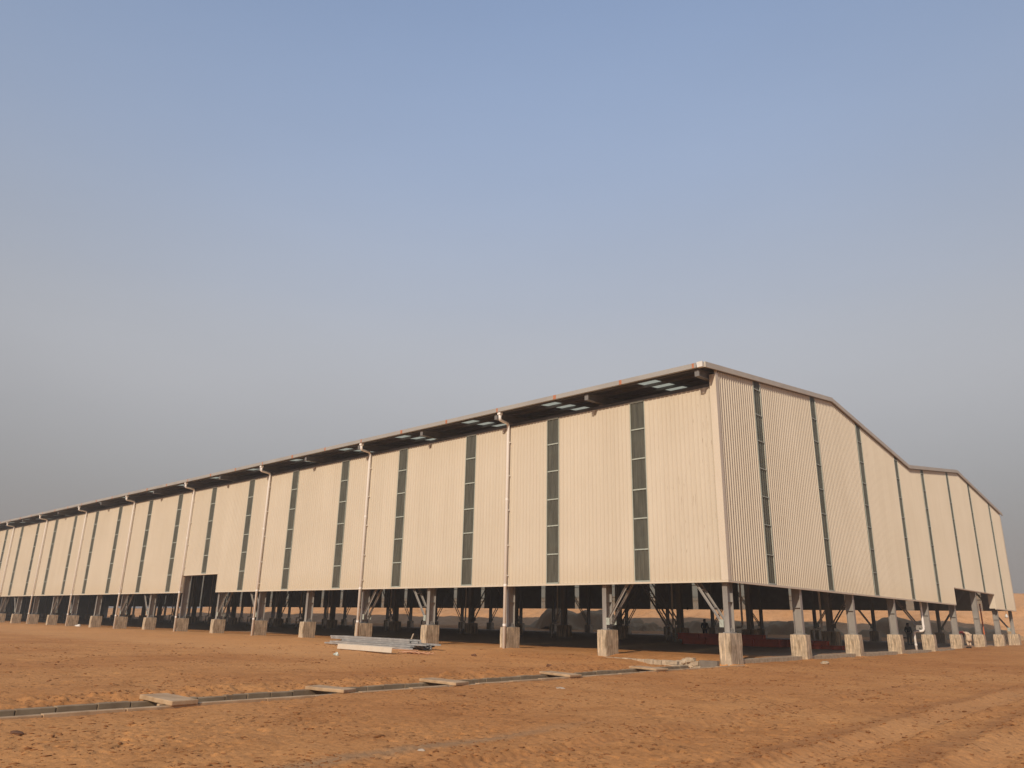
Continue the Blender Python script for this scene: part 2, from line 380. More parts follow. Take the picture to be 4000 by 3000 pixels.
# ------------------------------------------------------------------ ground: one sheet out to the horizon, finer where the photo looks
def build_ground():
    fwd = math.atan2(fw.y, fw.x)
    a_f = np.arange(-.86, .86, .0027)
    a_c = np.linspace(.86, 2*math.pi - .86, 110)[:-1]
    ang = np.concatenate([a_f, a_c]) + fwd
    rs = list(np.geomspace(.6, 7, 26)[:-1]); r = 7.
    while r < 75: rs.append(r); r *= 1.0037
    while r < 2500: rs.append(r); r *= 1.03
    rs = np.array(rs); na, nr = len(ang), len(rs)
    R, A = np.meshgrid(rs, ang, indexing='ij')
    X = CAM.x + R*np.cos(A); Y = CAM.y + R*np.sin(A)
    Z = ground_h(X, Y)
    V = np.stack([X, Y, Z], -1).reshape(-1, 3)
    i = np.arange(nr-1)[:, None]; j = np.arange(na)[None, :]; j2 = (j+1) % na
    F = np.stack([i*na + j, (i+1)*na + j, (i+1)*na + j2, i*na + j2], -1).reshape(-1, 4)
    me = bpy.data.meshes.new('ground')
    me.vertices.add(len(V) + 1); me.vertices.foreach_set('co', np.vstack([V, [[CAM.x, CAM.y, -1.17]]]).ravel())
    nq = len(F); tri = np.stack([np.full(na, len(V)), np.arange(na), (np.arange(na)+1) % na], -1)
    me.loops.add(nq*4 + na*3); me.loops.foreach_set('vertex_index', np.concatenate([F.ravel(), tri.ravel()]).astype(np.int32))
    me.polygons.add(nq + na)
    me.polygons.foreach_set('loop_start', np.concatenate([np.arange(nq)*4, nq*4 + np.arange(na)*3]).astype(np.int32))
    me.polygons.foreach_set('use_smooth', np.ones(nq+na, bool))
    me.update(calc_edges=True); me.validate()
    me.materials.append(M['soil'])
    o = bpy.data.objects.new('ground', me); COL.objects.link(o); return tag(o, kind='structure')
build_ground()

# sand hills thrown up behind the shed
def build_hills():
    xs = np.concatenate([np.arange(-520, -120, 2.5), np.arange(-120, 110, .7)]); ys = np.concatenate([np.arange(66, 106, .6), np.arange(106, 200, 3)])
    X, Y = np.meshgrid(xs, ys, indexing='xy')
    crest = 1.85 + 2.7 * sm(X, -235, -180) + .3 * fbm(X, 0*X + 3, 26, 3, 61) + .25 * fbm(X, 0*X, 9, 2, 67) + .3 * sm(X, -14, 6)
    toe = 70.0 + 2.2 * fbm(X, 0*X + 9, 14, 2, 71); top = 85 + 3 * fbm(X, 0*X + 5, 22, 2, 73)
    up = np.clip((Y - toe) / (top - toe), 0, 1); up = up**.85
    dn = 1 - .55 * sm(Y, top + 3, top + 60)
    rough = (.55 * fbm(X, Y, 7.5, 4, 81) + .22 * fbm(X, Y, 2.2, 3, 85)) * sm(up, 0, .3)
    Z = -.95 + (crest + .95) * up * dn + rough * (1 - .6*sm(up, .8, 1))
    V = np.stack([X, Y, Z], -1).reshape(-1, 3); nx, ny = len(xs), len(ys)
    i = np.arange(ny-1)[:, None]; j = np.arange(nx-1)[None, :]
    F = np.stack([i*nx+j, i*nx+j+1, (i+1)*nx+j+1, (i+1)*nx+j], -1).reshape(-1, 4)
    me = bpy.data.meshes.new('sand_hills'); me.from_pydata(V.tolist(), [], F.tolist())
    me.polygons.foreach_set('use_smooth', [True]*len(me.polygons)); me.materials.append(M['sand']); me.update()
    o = bpy.data.objects.new('sand_hills', me); COL.objects.link(o); return tag(o, kind='structure')
build_hills()

# ================================================================== THE SHED
A = 6.0; D = -.46; GX = .31; XE = -211.0; YE = 55.9
shed = empty('warehouse', (0, 0, -1.15), 'huge cream steel warehouse raised on concrete pedestals with green strip windows', 'warehouse')
OFF = Vector((0, 0, 1.15))                       # parts are modelled in shed coordinates with pedestal tops at z = 0
def part(mb, name, mat, **kw):
    o = mb.obj(name, mat, shed, **kw); o.location = OFF; return o
RP = [(-1.58, 11.05), (13.45, 12.85), (27.25, 11.12), (41.1, 12.9), (56.7, 11.05)]
def zr(y):
    for (a, za), (b, zb) in zip(RP, RP[1:]):
        if y <= b: return za + (zb - za) * (y - a) / (b - a)
    return RP[-1][1]
PITCH, RH = .22, .042
RIB = [(0, 0), (.130, 0), (.154, 1), (.184, 1), (.208, 0)]; RIBG = [(0, 0), (.085, 0), (.125, 1), (.172, 1), (.212, 0)]
def stations(s0, s1, extra=(), R_=None):
    out = {round(s0, 4), round(s1, 4)} | {round(e, 4) for e in extra if s0 < e < s1}
    k = math.floor(s0 / PITCH)
    while k * PITCH < s1:
        for o, _ in (R_ or RIB):
            t = k*PITCH + o
            if s0 < t < s1: out.add(round(t, 4))
        k += 1
    return sorted(out)
def rib(s, R_=None):
    R_ = R_ or RIB
    t = (s % PITCH)
    for (a, ha), (b, hb) in zip(R_, R_[1:] + [(PITCH, 0)]):
        if a - 1e-6 <= t <= b + 1e-6: return RH * (ha + (hb - ha) * (t - a) / (b - a + 1e-9))
    return 0
def clad(mb, s0, s1, z0, z1, place, extra=(), inset=0.):
    R_ = RIBG if place is gable_place or inset else RIB
    st = stations(s0, s1, extra, R_); vs = []
    for s in st:
        o = rib(s, R_) * (1.5 if place is gable_place else .85) - inset
        for z in (z0, z1(s) if callable(z1) else z1): vs.append(place(s, o, z))
    mb.add(vs, [(2*i, 2*i+2, 2*i+3, 2*i+1) for i in range(len(st)-1)])
long_place = lambda s, o, z: (s, D + RH - o, z)
gable_place = lambda s, o, z: (GX - RH*1.5 + o, s, z)
far_place = lambda s, o, z: (s, YE - RH + o, z)
ZB, ZT = 2.05, 10.28
LW = [(-4.14,-3.37),(-9.22,-8.47),(-15.16,-14.37),(-21.04,-20.26),(-26.97,-26.19),(-32.9,-32.14),(-38.88,-38.12),(-44.8,-44.05),(-50.8,-50.0),
      (-56.75,-55.95),(-63.58,-62.8),(-69.5,-68.7),(-75.42,-74.65),(-81.3,-80.48),(-87.35,-86.55),(-93.24,-92.42),(-99.3,-98.5),(-105.2,-104.4)]
LDOOR = (-48.0, -42.1, 3.38)
GW = [(3.31,4.06),(10.28,11.0),(17.26,17.98),(24.17,24.86),(30.22,30.92),(37.38,38.05),(44.17,44.87),(51.27,51.93)]
GDOOR = (34.72, 47.75, 3.24)
LBAR = [3.44, 4.81, 6.11, 7.53, 8.92]; GBAR = [3.33, 4.65, 5.93, 7.22, 8.52, 9.79, 11.04, 12.3]

def wall_runs(a, b, wins, door):
    cuts = sorted({a, b} | {e for w in wins for e in w} | {door[0], door[1]})
    for s0, s1 in zip(cuts, cuts[1:]):
        mid = (s0 + s1) / 2
        if any(w[0] < mid < w[1] for w in wins): continue
        yield s0, s1, (door[2] if door[0] < mid < door[1] else ZB)
mb = MB()
for s0, s1, z0 in wall_runs(XE, .28, LW, LDOOR): clad(mb, s0, s1, z0, ZT, long_place)
part(mb, 'long_wall', M['clad'], fix=False)
mb = MB(); gtop = lambda y: zr(y) - .2
ex = [p[0] for p in RP]
for s0, s1, z0 in wall_runs(-.42, YE - .02, GW, GDOOR): clad(mb, s0, s1, z0, gtop, gable_place, ex)
part(mb, 'gable_wall', M['clad'], fix=False)
FW = [(-6*k - 3.1, -6*k - 2.35) for k in range(0, 34)]
mb = MB()
cuts = [XE] + sorted(e for w in FW for e in w) + [.28]
for s0, s1 in zip(cuts, cuts[1:]):
    if not any(w[0] < (s0+s1)/2 < w[1] for w in FW): mb.box(s0, s1, YE - .05, YE, 2.0, 10.95)
part(mb, 'rear_wall', M['backing'])
mb = MB(); mb.prism([(D + .05, -1.6), (D + .05, 10.3)] + [(y, z - .12) for y, z in RP[1:-1]] + [(YE - .06, 10.9), (YE - .06, -1.6)], 'x', XE, XE + .06)
part(mb, 'end_wall', M['backing'])

def window(s0, s1, z0, z1, place, bars, axis):
    mb = MB(); clad(mb, s0, s1, z0 + .03, z1, place, inset=.012); w = part(mb, 'window', M['pane'], fix=False)
    def slab(a0, a1, zz0, zz1, out):
        mb = MB()
        if axis == 'x': mb.box(a0, a1, D - out, D + .02, zz0, zz1)
        elif axis == 'y': mb.box(GX - .02, GX + out, a0, a1, zz0, zz1)
        mb.obj('glazing_bar', M['bar'], w)
    topz = min(z1(s0), z1(s1)) if callable(z1) else z1
    for b in bars:
        if z0 + .3 < b < topz - .1: slab(s0 + .032, s1 - .032, b - (.018 if axis == 'y' else .028), b + (.018 if axis == 'y' else .028), .006)
    slab(s0, s1, z0 - .01, z0 + .05, .012)
    if not callable(z1): slab(s0 + .03, s1 - .03, z1 - .07, z1, .012)
    for e in (s0, s1): slab(e - .014, e + .014, z0 + .052, topz - .072, .009)
    return w
for (a, b) in LW:
    window(a, b, 3.42 if LDOOR[0] < a < LDOOR[1] else ZB, ZT, long_place, LBAR, 'x')
for (a, b) in GW:
    window(a, b, 3.28 if GDOOR[0] < a < GDOOR[1] else ZB, gtop, gable_place, GBAR, 'y')
for (a, b) in FW:
    mb = MB(); mb.box(a, b, YE - .03, YE - .02, 2.0, 10.9); w = part(mb, 'window', M['sky_pane'])
    for z in LBAR + [3.0]:
        mb = MB(); mb.box(a, b, YE - .019, YE + .01, z - .03, z + .03); mb.obj('glazing_bar', M['dark_steel'], w)

# trims
mb = MB()
mb.box(XE, LDOOR[0] - .05, D - .012, D + .09, 1.965, 2.045); mb.box(LDOOR[1] + .05, GX + .012, D - .012, D + .09, 1.965, 2.045)
mb.box(GX - .09, GX + .012, D + .092, GDOOR[0], 1.965, 2.045); mb.box(GX - .09, GX + .012, GDOOR[1], YE, 1.965, 2.045)
mb.box(LDOOR[0] - .05, LDOOR[1] + .05, D - .012, D + .25, LDOOR[2] - .06, LDOOR[2] + .01)
mb.box(LDOOR[0] - .05, LDOOR[0], D - .014, D + .28, 1.965, LDOOR[2] - .062); mb.box(LDOOR[1], LDOOR[1] + .05, D - .014, D + .28, 1.965, LDOOR[2] - .062)
mb.box(GX - .25, GX + .012, GDOOR[0] - .05, GDOOR[1] + .05, GDOOR[2] - .06, GDOOR[2] + .01)
mb.box(GX - .28, GX + .014, GDOOR[0] - .05, GDOOR[0], 2.047, GDOOR[2] - .062); mb.box(GX - .5, GX + .014, GDOOR[1], GDOOR[1] + .05, 2.047, GDOOR[2] - .062)
part(mb, 'drip_flashing', M['trim'])
mb = MB()
mb.box(.03, GX + .02, D - .02, D + .005, 2.047, 10.80); mb.box(GX - .004, GX + .02, D + .005, D + .22, 2.047, 10.86)
part(mb, 'corner_flashing', M['trim'])
mb = MB(); mb.box(GX - .004, GX + .018, YE - .2, YE + .01, 2.047, 10.75); mb.box(GX - .3, GX - .006, YE + .002, YE + .02, 2.047, 10.75)
part(mb, 'corner_flashing', M['trim'])
mb = MB()                                              # barge board that follows the roof along the gable
for (a, za), (b, zb) in zip(RP, RP[1:]):
    a2 = a + (.12 if a < 0 else 0); za2 = za + (zb - za) * (a2 - a) / (b - a)
    mb.add([(x, y, z + dz) for x in (GX + .03, GX + .10) for (y, z, dz) in ((a2, za2, -.22), (b, zb, -.22), (b, zb, .02), (a2, za2, .02))],
           [(0,1,2,3),(7,6,5,4),(0,4,5,1),(1,5,6,2),(2,6,7,3),(3,7,4,0)])
part(mb, 'barge_board', M['barge'])
mb = MB()                                              # dark closure strip between sheets and barge board
for (a, za), (b, zb) in zip(RP, RP[1:]):
    a2 = max(a, -.2); b2 = min(b, YE)
    mb.add([(x, y, zr(y) + dz) for x in (GX - .1, GX + .028) for (y, dz) in ((a2, -.25), (b2, -.25), (b2, -.19), (a2, -.19))],
           [(0,1,2,3),(7,6,5,4),(0,4,5,1),(1,5,6,2),(2,6,7,3),(3,7,4,0)])
part(mb, 'closure_strip', M['dark_steel'])

# roof sheets with milky skylight strips left open for the skylights
def sheet(mb, x0, x1, y0, y1, dz=-.05, t=.03):
    z0, z1 = zr(y0) + dz, zr(y1) + dz
    mb.add([(x0,y0,z0),(x1,y0,z0),(x1,y1,z1),(x0,y1,z1),(x0,y0,z0+t),(x1,y0,z0+t),(x1,y1,z1+t),(x0,y1,z1+t)],
           [(0,3,2,1),(4,5,6,7),(0,1,5,4),(1,2,6,5),(2,3,7,6),(3,0,4,7)])
mb = MB(); SK = [(-6*k - 3.75, -6*k - 2.75) for k in range(35)]
cuts = [XE] + sorted(e for w in SK for e in w) + [GX + .06]
for s0, s1 in zip(cuts, cuts[1:]):
    if any(w[0] < (s0+s1)/2 < w[1] for w in SK):
        sheet(mb, s0, s1, -1.45, -.72); sheet(mb, s0, s1, 5.5, RP[1][0])
    else: sheet(mb, s0, s1, -1.45, RP[1][0])
for (a, _), (b, _) in zip(RP[1:], RP[2:]): sheet(mb, XE, GX + .06, a, b)
part(mb, 'roof', M['roof'])
for (a, b) in SK[:24]:
    mb = MB(); sheet(mb, a + .003, b - .003, -.715, 5.495, -.045, .004); part(mb, 'skylight', M['skylight'])
for i in range(47):
    y = -1.05 + i * 1.22; mb = MB()
    if y > 56: break
    mb.box(XE + .1, GX + .02, y - .03, y + .03, zr(y) - .20, zr(y) - .06); part(mb, 'purlin', M['dark_steel'])
mb = MB(); mb.box(XE, .02, -.30, -.18, 10.30, 10.46); part(mb, 'eave_girt', M['dark_steel'])
for z in (3.9, 6.2, 8.5):
    mb = MB(); mb.box(XE + .1, .1, D + .06, D + .2, z - .1, z + .1); part(mb, 'wall_girt', M['dark_steel'])
    mb = MB(); mb.box(GX - .22, GX - .07, -.1, YE - .3, z - .1 + .05, z + .15); part(mb, 'wall_girt', M['dark_steel'])

# gutter along the eave with rusty joint straps
mb = MB(); mb.prism([(-1.58, 10.86), (-1.44, 10.86), (-1.44, 11.03), (-1.455, 11.03), (-1.455, 10.875), (-1.565, 10.875), (-1.565, 11.075), (-1.58, 11.075)], 'x', XE, .02)
gut = part(mb, 'gutter', M['gutter'])
mb = MB(); mb.box(.06, GX + .01, -1.595, -1.43, 10.85, 11.09); mb.obj('end_cap', M['white'], gut)
for i in range(0, 30):
    x = .03 - 3.93 * i; w = .05 + .02 * ((i * 7) % 3); mb = MB()
    if i == 0: x = -.13
    mb.box(x - w, x + w, -1.584, -1.578, 10.862, 11.07); mb.obj('joint_strap', M['rust'], gut)

# rafters
rafter_me = None
RF = [(-1.38, .27), (-.2, .36), (13.45, .5), (27.25, .42), (41.1, .5), (56.3, .34)]
for k in range(36):
    if rafter_me is None:
        mb = MB(); top = [(y, zr(y) - .27) for y, d in RF]; bot = [(y, zr(y) - .27 - d) for y, d in RF]
        for i in range(len(RF) - 1):
            q = [top[i], top[i+1], bot[i+1], bot[i]]
            mb.prism(q, 'x', -.008, .008)
            for e, t in ((top, -.012), (bot, .012)):
                (ya_, za_), (yb_, zb_) = e[i], e[i+1]
                mb.prism([(ya_, za_), (yb_, zb_), (yb_, zb_ + t), (ya_, za_ + t)], 'x', -.11, .11)
        mb.box(-.11, .11, -1.39, -1.375, top[0][1] - .27, top[0][1])
        ra = part(mb, 'rafter', M['shaded_rafter_steel']); rafter_me = ra
    else: copy_part(rafter_me, shed, OFF + Vector((-A*k, 0, 0)))
rafter_me.location = OFF + Vector((-.06, 0, 0))

# pedestals and columns
def pedestal_mesh(hx, hy, seed):
    mb = MB(); n = 7; rnd = random.Random(seed)
    lev = [-1.75] + [-1.3 + 1.3 * i / 6 for i in range(7)]
    ring = [(-hx, -hy), (-hx*.33, -hy), (hx*.33, -hy), (hx, -hy), (hx, -hy*.33), (hx, hy*.33), (hx, hy), (hx*.33, hy), (-hx*.33, hy), (-hx, hy), (-hx, hy*.33), (-hx, -hy*.33)]
    vs = []
    for li, z in enumerate(lev):
        fl = 1.03 if z < -.14 else 1.0
        for (x, y) in ring:
            j = .008 if z < -.05 else .003
            k = fl + (.025 * max(0, -.75 - z))
            vs.append((x*k + rnd.uniform(-j, j), y*k + rnd.uniform(-j, j), z + (rnd.uniform(-.01, .01) if 0 < li < 7 else 0)))
    m = len(ring)
    fs = [(a*m+i, a*m+(i+1) % m, (a+1)*m+(i+1) % m, (a+1)*m+i) for a in range(len(lev)-1) for i in range(m)]
    fs.append(tuple((len(lev)-1)*m + i for i in range(m)))
    return mb.add(vs, fs)
def column_obj(ztop, bf, depth, turn):
    """H column; turn=False: flanges face y, True: flanges face x. base plate with anchor bolts as its sub-part"""
    mb = MB(); h = depth / 2
    def bx(x0, x1, y0, y1, z0, z1, m=mb): m.box(*((y0, y1, x0, x1) if turn else (x0, x1, y0, y1)), z0, z1)
    bx(-bf/2, bf/2, -h, -h + .02, .034, ztop); bx(-bf/2, bf/2, h - .02, h, .034, ztop)
    bx(-.008, .008, -h + .02, h - .02, .034, ztop)
    for z in (1.2, 3.4): bx(-bf/2 + .01, bf/2 - .01, -h + .021, h - .021, z, z + .012)
    c = part(mb, 'steel_column', M['steel'])
    pb = MB()
    bx(-bf/2 - .05, bf/2 + .05, -h - .05, h + .05, .004, .03, pb)
    for sx in (-1, 1):
        for sy in (-.55, -.18, .18, .55):
            cx, cy = sx * (bf/2 - .045), sy * (h - .03)
            if turn: cx, cy = cy, cx
            pb.tube([(cx, cy, .02), (cx, cy, .20 + .03 * sx * sy)], .017, 6)
            pb.tube([(cx, cy, .031), (cx, cy, .06)], .032, 6)
    pb.obj('base_plate', M['steel'], c); return c
ped_long = [part(pedestal_mesh(.245, .45, s), 'concrete_pedestal', M['conc'], bevel=.012) for s in (1, 2, 3)]
col_long = column_obj(10.55, .22, .46, False)
LONGK = range(0, 19)
for k in LONGK:
    loc = OFF + Vector((-A*k, .02, 0))
    if k < 3: ped_long[k].location = loc
    else: copy_part(ped_long[k % 3], shed, loc)
    if k == 0: col_long.location = loc
    else: copy_part(col_long, shed, loc)
ped_long[0].scale = (1.0, 1.08, 1)
ped_g = [part(pedestal_mesh(.37, .25, s), 'concrete_pedestal', M['conc'], bevel=.012) for s in (5, 6)]
col_g = column_obj(10.5, .24, .40, True)
for j in range(1, 8):
    loc = OFF + Vector((0, 6.9416 * j, -.06))
    if j < 3: ped_g[j-1].location = loc
    else: copy_part(ped_g[j % 2], shed, loc)
    if j == 1: col_g.location = loc
    else: copy_part(col_g, shed, loc)
ped_v = part(pedestal_mesh(.52, .42, 8), 'concrete_pedestal', M['conc'], bevel=.012); col_v = column_obj(10.5, .3, .6, False)
for k in range(1, 34):
    loc = OFF + Vector((-A*k - .15, 27.2, 0))
    if k == 1: ped_v.location = loc; col_v.location = loc
    else: copy_part(ped_v, shed, loc); copy_part(col_v, shed, loc)
ped_f = part(pedestal_mesh(.42, .34, 9), 'concrete_pedestal', M['conc'], bevel=.012)
for k in range(0, 34):
    loc = OFF + Vector((-A*k - .1, 54.95 if k else 55.3, -.03))
    if k == 0: ped_f.location = loc
    else: copy_part(ped_f, shed, loc)
    copy_part(col_long, shed, loc)

# laced bracing: two angles tied with battens, meeting half way up the bay
def brace_mesh(sgn, sep):
    mb = MB(); p = Vector((sgn * .16, 0, .33)); q = Vector((sgn * 2.95, 0, 4.35))
    for y in (-sep, sep): mb.angle(p + Vector((0, y, 0)), q + Vector((0, y, 0)), .078, (0, 1, 0))
    for t in (.16, .34, .52, .70, .88):
        c = p.lerp(q, t); mb.box(c.x - .03, c.x + .03, -sep + .04, sep - .04, c.z - .02, c.z + .02)
    return mb
br = {}
def braces(y, sep, bays, off):
    for b in bays:
        for k, sgn in ((b, -1), (b + 1, 1)):
            loc = OFF + Vector((-A*k + off, y, 0)); key = (sgn, sep)
            if key in br: copy_part(br[key], shed, loc)
            else:
                o = part(brace_mesh(sgn, sep), 'diagonal_brace', M['steel']); o.location = loc; br[key] = o
                for sy in (-1, 1):
                    gp = MB(); gp.box(sgn * .115, sgn * .30, sy * (sep + .075), sy * (sep + .06), .22, .52); gp.obj('gusset_plate', M['bar'] if sep == .2 and y < 1 else M['steel'], o)
braces(.02, .2, (0, 3, 6, 9, 12, 15), 0); braces(27.2, .26, (0, 3, 6, 9, 12, 15, 18), -.15); braces(54.95, .2, (0, 2, 4, 6, 8, 10, 12, 14, 16), -.1)

# downpipes on the long wall
def pipe_mb():
    mb = MB(); y = D - .13
    mb.tube([(.15, -1.42, 10.80), (.15, -1.42, 10.52), (.135, -1.36, 10.455), (.02, -.68, 10.42), (0, y - .03, 10.37), (0, y, 10.29), (0, y, -1.02)], .080, 12)
    return mb
pp = part(pipe_mb(), 'downpipe', M['pvc'], smooth=False); 
for p in pp.data.polygons: p.use_smooth = len(p.vertices) == 4
hb = MB(); hb.box(.05, .25, -1.53, -1.31, 10.72, 10.86); hb.box(.09, .21, -1.49, -1.35, 10.64, 10.72); hb.obj('rainwater_head', M['pvc'], pp, bevel=.012)
for z in (6.35, 2.02, .1):
    cb = MB(); cb.tube([(0, D - .13, z - .05), (0, D - .13, z + .05)], .089, 12); cb.obj('pipe_collar', M['pvc'], pp)
for z in (9.4, 7.6, 5.8, 4.0, 2.5):
    cb = MB(); cb.box(-.11, .11, D - .09, D - .01, z - .02, z + .02); cb.obj('pipe_clip', M['pvc'], pp)
first = True
for k in range(2, 18, 2):
    loc = OFF + Vector((-A*k + .17, 0, 0))
    if first: pp.location = loc; first = False
    else: copy_part(pp, shed, loc)
# valley downpipes: down the inner columns, kicked out round the pedestal
vp = MB(); vp.tube([(-.26, 0, 10.3), (-.26, 0, .30), (-.30, -.02, .19), (-.38, -.03, .15), (-.75, -.05, .13), (-.83, -.06, .09), (-.86, -.06, 0), (-.84, -.06, -1.1)], .075, 12)
vpo = part(vp, 'downpipe', M['pvc'])
for p in vpo.data.polygons: p.use_smooth = len(p.vertices) == 4
cb = MB(); cb.tube([(-.845, -.06, -.76), (-.845, -.06, -.66)], .085, 12); cb.obj('pipe_collar', M['pvc'], vpo)
cb = MB(); cb.tube([(-.26, 0, .42), (-.26, 0, .52)], .085, 12); cb.obj('pipe_collar', M['pvc'], vpo)
vpo.location = OFF + Vector((.10, 27.5, 0))
for k in range(1, 20): copy_part(vpo, shed, OFF + Vector((-A*k - .30, 26.75, 0)))

# plinth walls between pedestals
mb = MB(); rnd = random.Random(4); x = -5.70
while x < -2.15:                                            # course of concrete blocks
    w = .385; t = rnd.uniform(-.012, .012)
    mb.box(x, x + w, -.74 + t, -.54 + t, -1.62, -1.34 + rnd.uniform(-.01, .01))
    mb.box(x + .12, x + w + .11, -.735 + t*.5, -.545 + t*.5, -1.325, -1.125 + rnd.uniform(-.015, .01)); x += w + .016
part(mb, 'block_plinth', M['block'], bevel=.01)
mb = MB()
for i in range(26):
    cx = -2.05 + .95 * rnd.random(); cz = -1.52 + .45 * rnd.random()
    mb.rock((cx, -.66 + rnd.uniform(-.08, .06), cz), .13, .10, .08, i, 1, .2)
mb.box(-2.1, -1.05, -.70, -.5, -1.7, -1.10); mb.box(-1.62, -1.28, -.78, -.56, -1.10, -.98); mb.box(-1.42, -1.06, -.78, -.55, -1.26, -1.105)
part(mb, 'rubble_plinth', M['block'])
mb = MB(); mb.box(-1.04, -.255, -.72, -.5, -1.75, -1.06); part(mb, 'plaster_plinth', M['plaster'], bevel=.008)
mb = MB(); mb.box(-.13, .13, .52, 33.5, -1.6, -1.0); part(mb, 'gable_plinth', M['block'], bevel=.01)

# small loose flaps of sheet film under the eave at each frame
fm = None
for k in range(0, 12):
    loc = OFF + Vector((-A*k - .25, 0, 0))
    if fm is None:
        mb = MB(); mb.prism([(-.09, 10.02), (.02, 10.0), (.12, 10.24), (-.03, 10.26)], 'y', D - .052, D - .04); fm = part(mb, 'loose_flap', M['trim']); fm.location = loc
    else: copy_part(fm, shed, loc)

# ================================================================== the drain and what lies on it
Y0, Y1 = -75.0, -3.0
drain = empty('drainage_channel', (.55, -20, -1.2), 'long open concrete drainage channel running across the orange soil', 'drain')
def dpart(mb, name, mat, **kw):
    o = mb.obj(name, mat, drain, **kw); o.location = (-.55, 20, 1.2); return o
rnd = random.Random(12)
def course(x0, x1, y0, y1, ztop, ln, name, mat):
    mb = MB(); y = y1
    while y > y0:
        l = ln * rnd.uniform(.75, 1.25); t = rnd.uniform(-.008, .008)
        zt = ztop - .0045 * min(28, max(0, -y - 6)) + rnd.uniform(-.010, .010)
        mb.box(x0 + t, x1 + t, y - l + .012, y, -1.95, zt); y -= l
    return dpart(mb, name, mat, bevel=.012)
course(-.03, .13, Y0, Y1 - .6, -1.125, .62, 'block_wall', M['drain_block'])
course(.86, 1.0, Y0, -.85, -1.142, 1.3, 'kerb_wall', M['slab'])
mb = MB(); mb.box(.13, .86, Y0, Y1 - .3, -1.9, -1.70); dpart(mb, 'channel_floor', M['plaster'])
mb = MB(); mb.box(-.62, .02, -3.72, -3.55, -1.9, -1.12); mb.box(-.75, -.3, -3.70, -3.5, -1.115, -1.0); dpart(mb, 'end_wall', M['block'], bevel=.012)

def cover(y, rot, ln, wd, th, tilt, label, seed):
    mb = MB(); rnd = random.Random(seed); n = 6
    out = []
    for i in range(n + 1): out.append((-ln/2 + ln*i/n, -wd/2 + rnd.uniform(-.016, .016)))
    for i in range(n + 1): out.append((ln/2 - ln*i/n + (rnd.uniform(-.02, .02) if i in (0, n) else 0), wd/2 + rnd.uniform(-.016, .016)))
    mb.prism(out, 'z', 0, th)
    o = mb.obj('cover_slab', M['slab'], None, bevel=.014)
    o.location = (.46, y, -1.128 - .0045 * max(0, -y - 6)); o.rotation_euler = (0, tilt, rot)
    return tag(o, label, 'slab', 'concrete cover slabs over the drain')
cover(-22.83, rad(4), 1.14, .52, .082, rad(1.6), 'thick pale slab over the drain with small chock under its end, farthest left', 1)
cover(-19.32, rad(16), 1.05, .45, .07, rad(1.2), 'second drain cover slab from the left, flat and dusty orange', 2)
cover(-16.0, rad(11), 1.12, .54, .07, rad(2.0), 'middle drain cover slab with a chipped grey end face, in front of the purlin stack', 3)
cover(-11.45, rad(-1), 1.14, .52, .065, rad(1.6), 'fourth drain cover slab with dark hollow beneath and whitened broken end', 4)
cover(-6.8, rad(-6), 1.16, .62, .062, rad(1.2), 'drain cover slab nearest the warehouse corner and block wall', 5)
mb = MB(); mb.box(-.05, .05, -.09, .09, -.02, .07); ch = mb.obj('concrete_chock', M['slab'], None, bevel=.01); ch.location = (.70, -23.04, -1.275)
tag(ch, 'small concrete chock under the slab at the left end of the drain', 'block')

# ================================================================== steel stacked on the sand
def c_section(mb, L_, w=.075, h=.20, t=.006, flip=1):
    prof = [(0, 0), (w, 0), (w, .02), (w - t, .02), (w - t, t), (t, t), (t, h - t), (w - t, h - t), (w - t, h - .02), (w, h - .02), (w, h), (0, h)]
    prof = [(flip * (u - w/2), v) for u, v in prof]
    return mb.prism(prof, 'x', -L_/2, L_/2)
def lay(o, x, y, z, rz, rx=0, ry=0): o.location = (x, y, z); o.rotation_euler = (rx, ry, rz)
rnd = random.Random(22)
purs = []
gz0 = gz(-17, -4.4) + .02
for layer, (n, ys, dz) in enumerate(((7, -4.75, .0), (6, -4.62, .085), (5, -4.45, .17), (3, -4.25, .255), (2, -4.2, .34))):
    for i in range(n):
        Ln = 7.7
        if not purs:
            mb = MB(); c_section(mb, 7.7); o = mb.obj('steel_purlin', M['galv'])
            tag(o, 'galvanised steel channel purlin in the flat stack lying on the sand', 'purlin', 'galvanised purlins stacked on the sand')
        else: o = copy_thing(purs[0], (0, 0, 0))
        purs.append(o)
        lay(o, -17.4 + rnd.uniform(-.45, .45) + (.5 if layer == 2 else 0), ys + i * .225, gz0 + dz + .04, rad(-7.5 + rnd.uniform(-1.2, 1.2)), rad(90))
mb = MB()
mb.prism([(-.16, 0), (-.135, .205), (.10, .235), (.10, .20), (.09, .20), (.09, .222), (-.122, .193), (-.145, 0)], 'x', -2.35, 2.35)
o = mb.obj('cream_flashing', M['trim']); lay(o, -13.75, -7.55, gz(-13.9, -7.6) + .05, rad(-7))
tag(o, 'long folded cream flashing lying before the purlin stack', 'flashing')
mb = MB(); rr = random.Random(9)
for s in range(3):
    pts = []; 
    for i in range(36):
        t = i / 35; a = t * 14 + s * 2
        pts.append((-.75 + 1.5*t + .13*math.sin(a*1.7+s), .10*math.cos(a)+.05*s, .05 + .03*math.sin(a*2+s)))
    mb.tube(pts, .022, 6)
o = mb.obj('rope', M['rope']); lay(o, -11.0, -7.05, gz(-11, -7) + .02, rad(14)); tag(o, 'tangled salmon rope beside the cream flashing on the sand', 'rope')
mb = MB(); mb.tube([(0, 0, 0), (.10, .1, .38)], .035, 8); o = mb.obj('wooden_stake', M['stone']); lay(o, -16.2, -2.9, gz0 + .25, 0); tag(o, 'short pale stake poking up behind the purlin stack', 'stake')
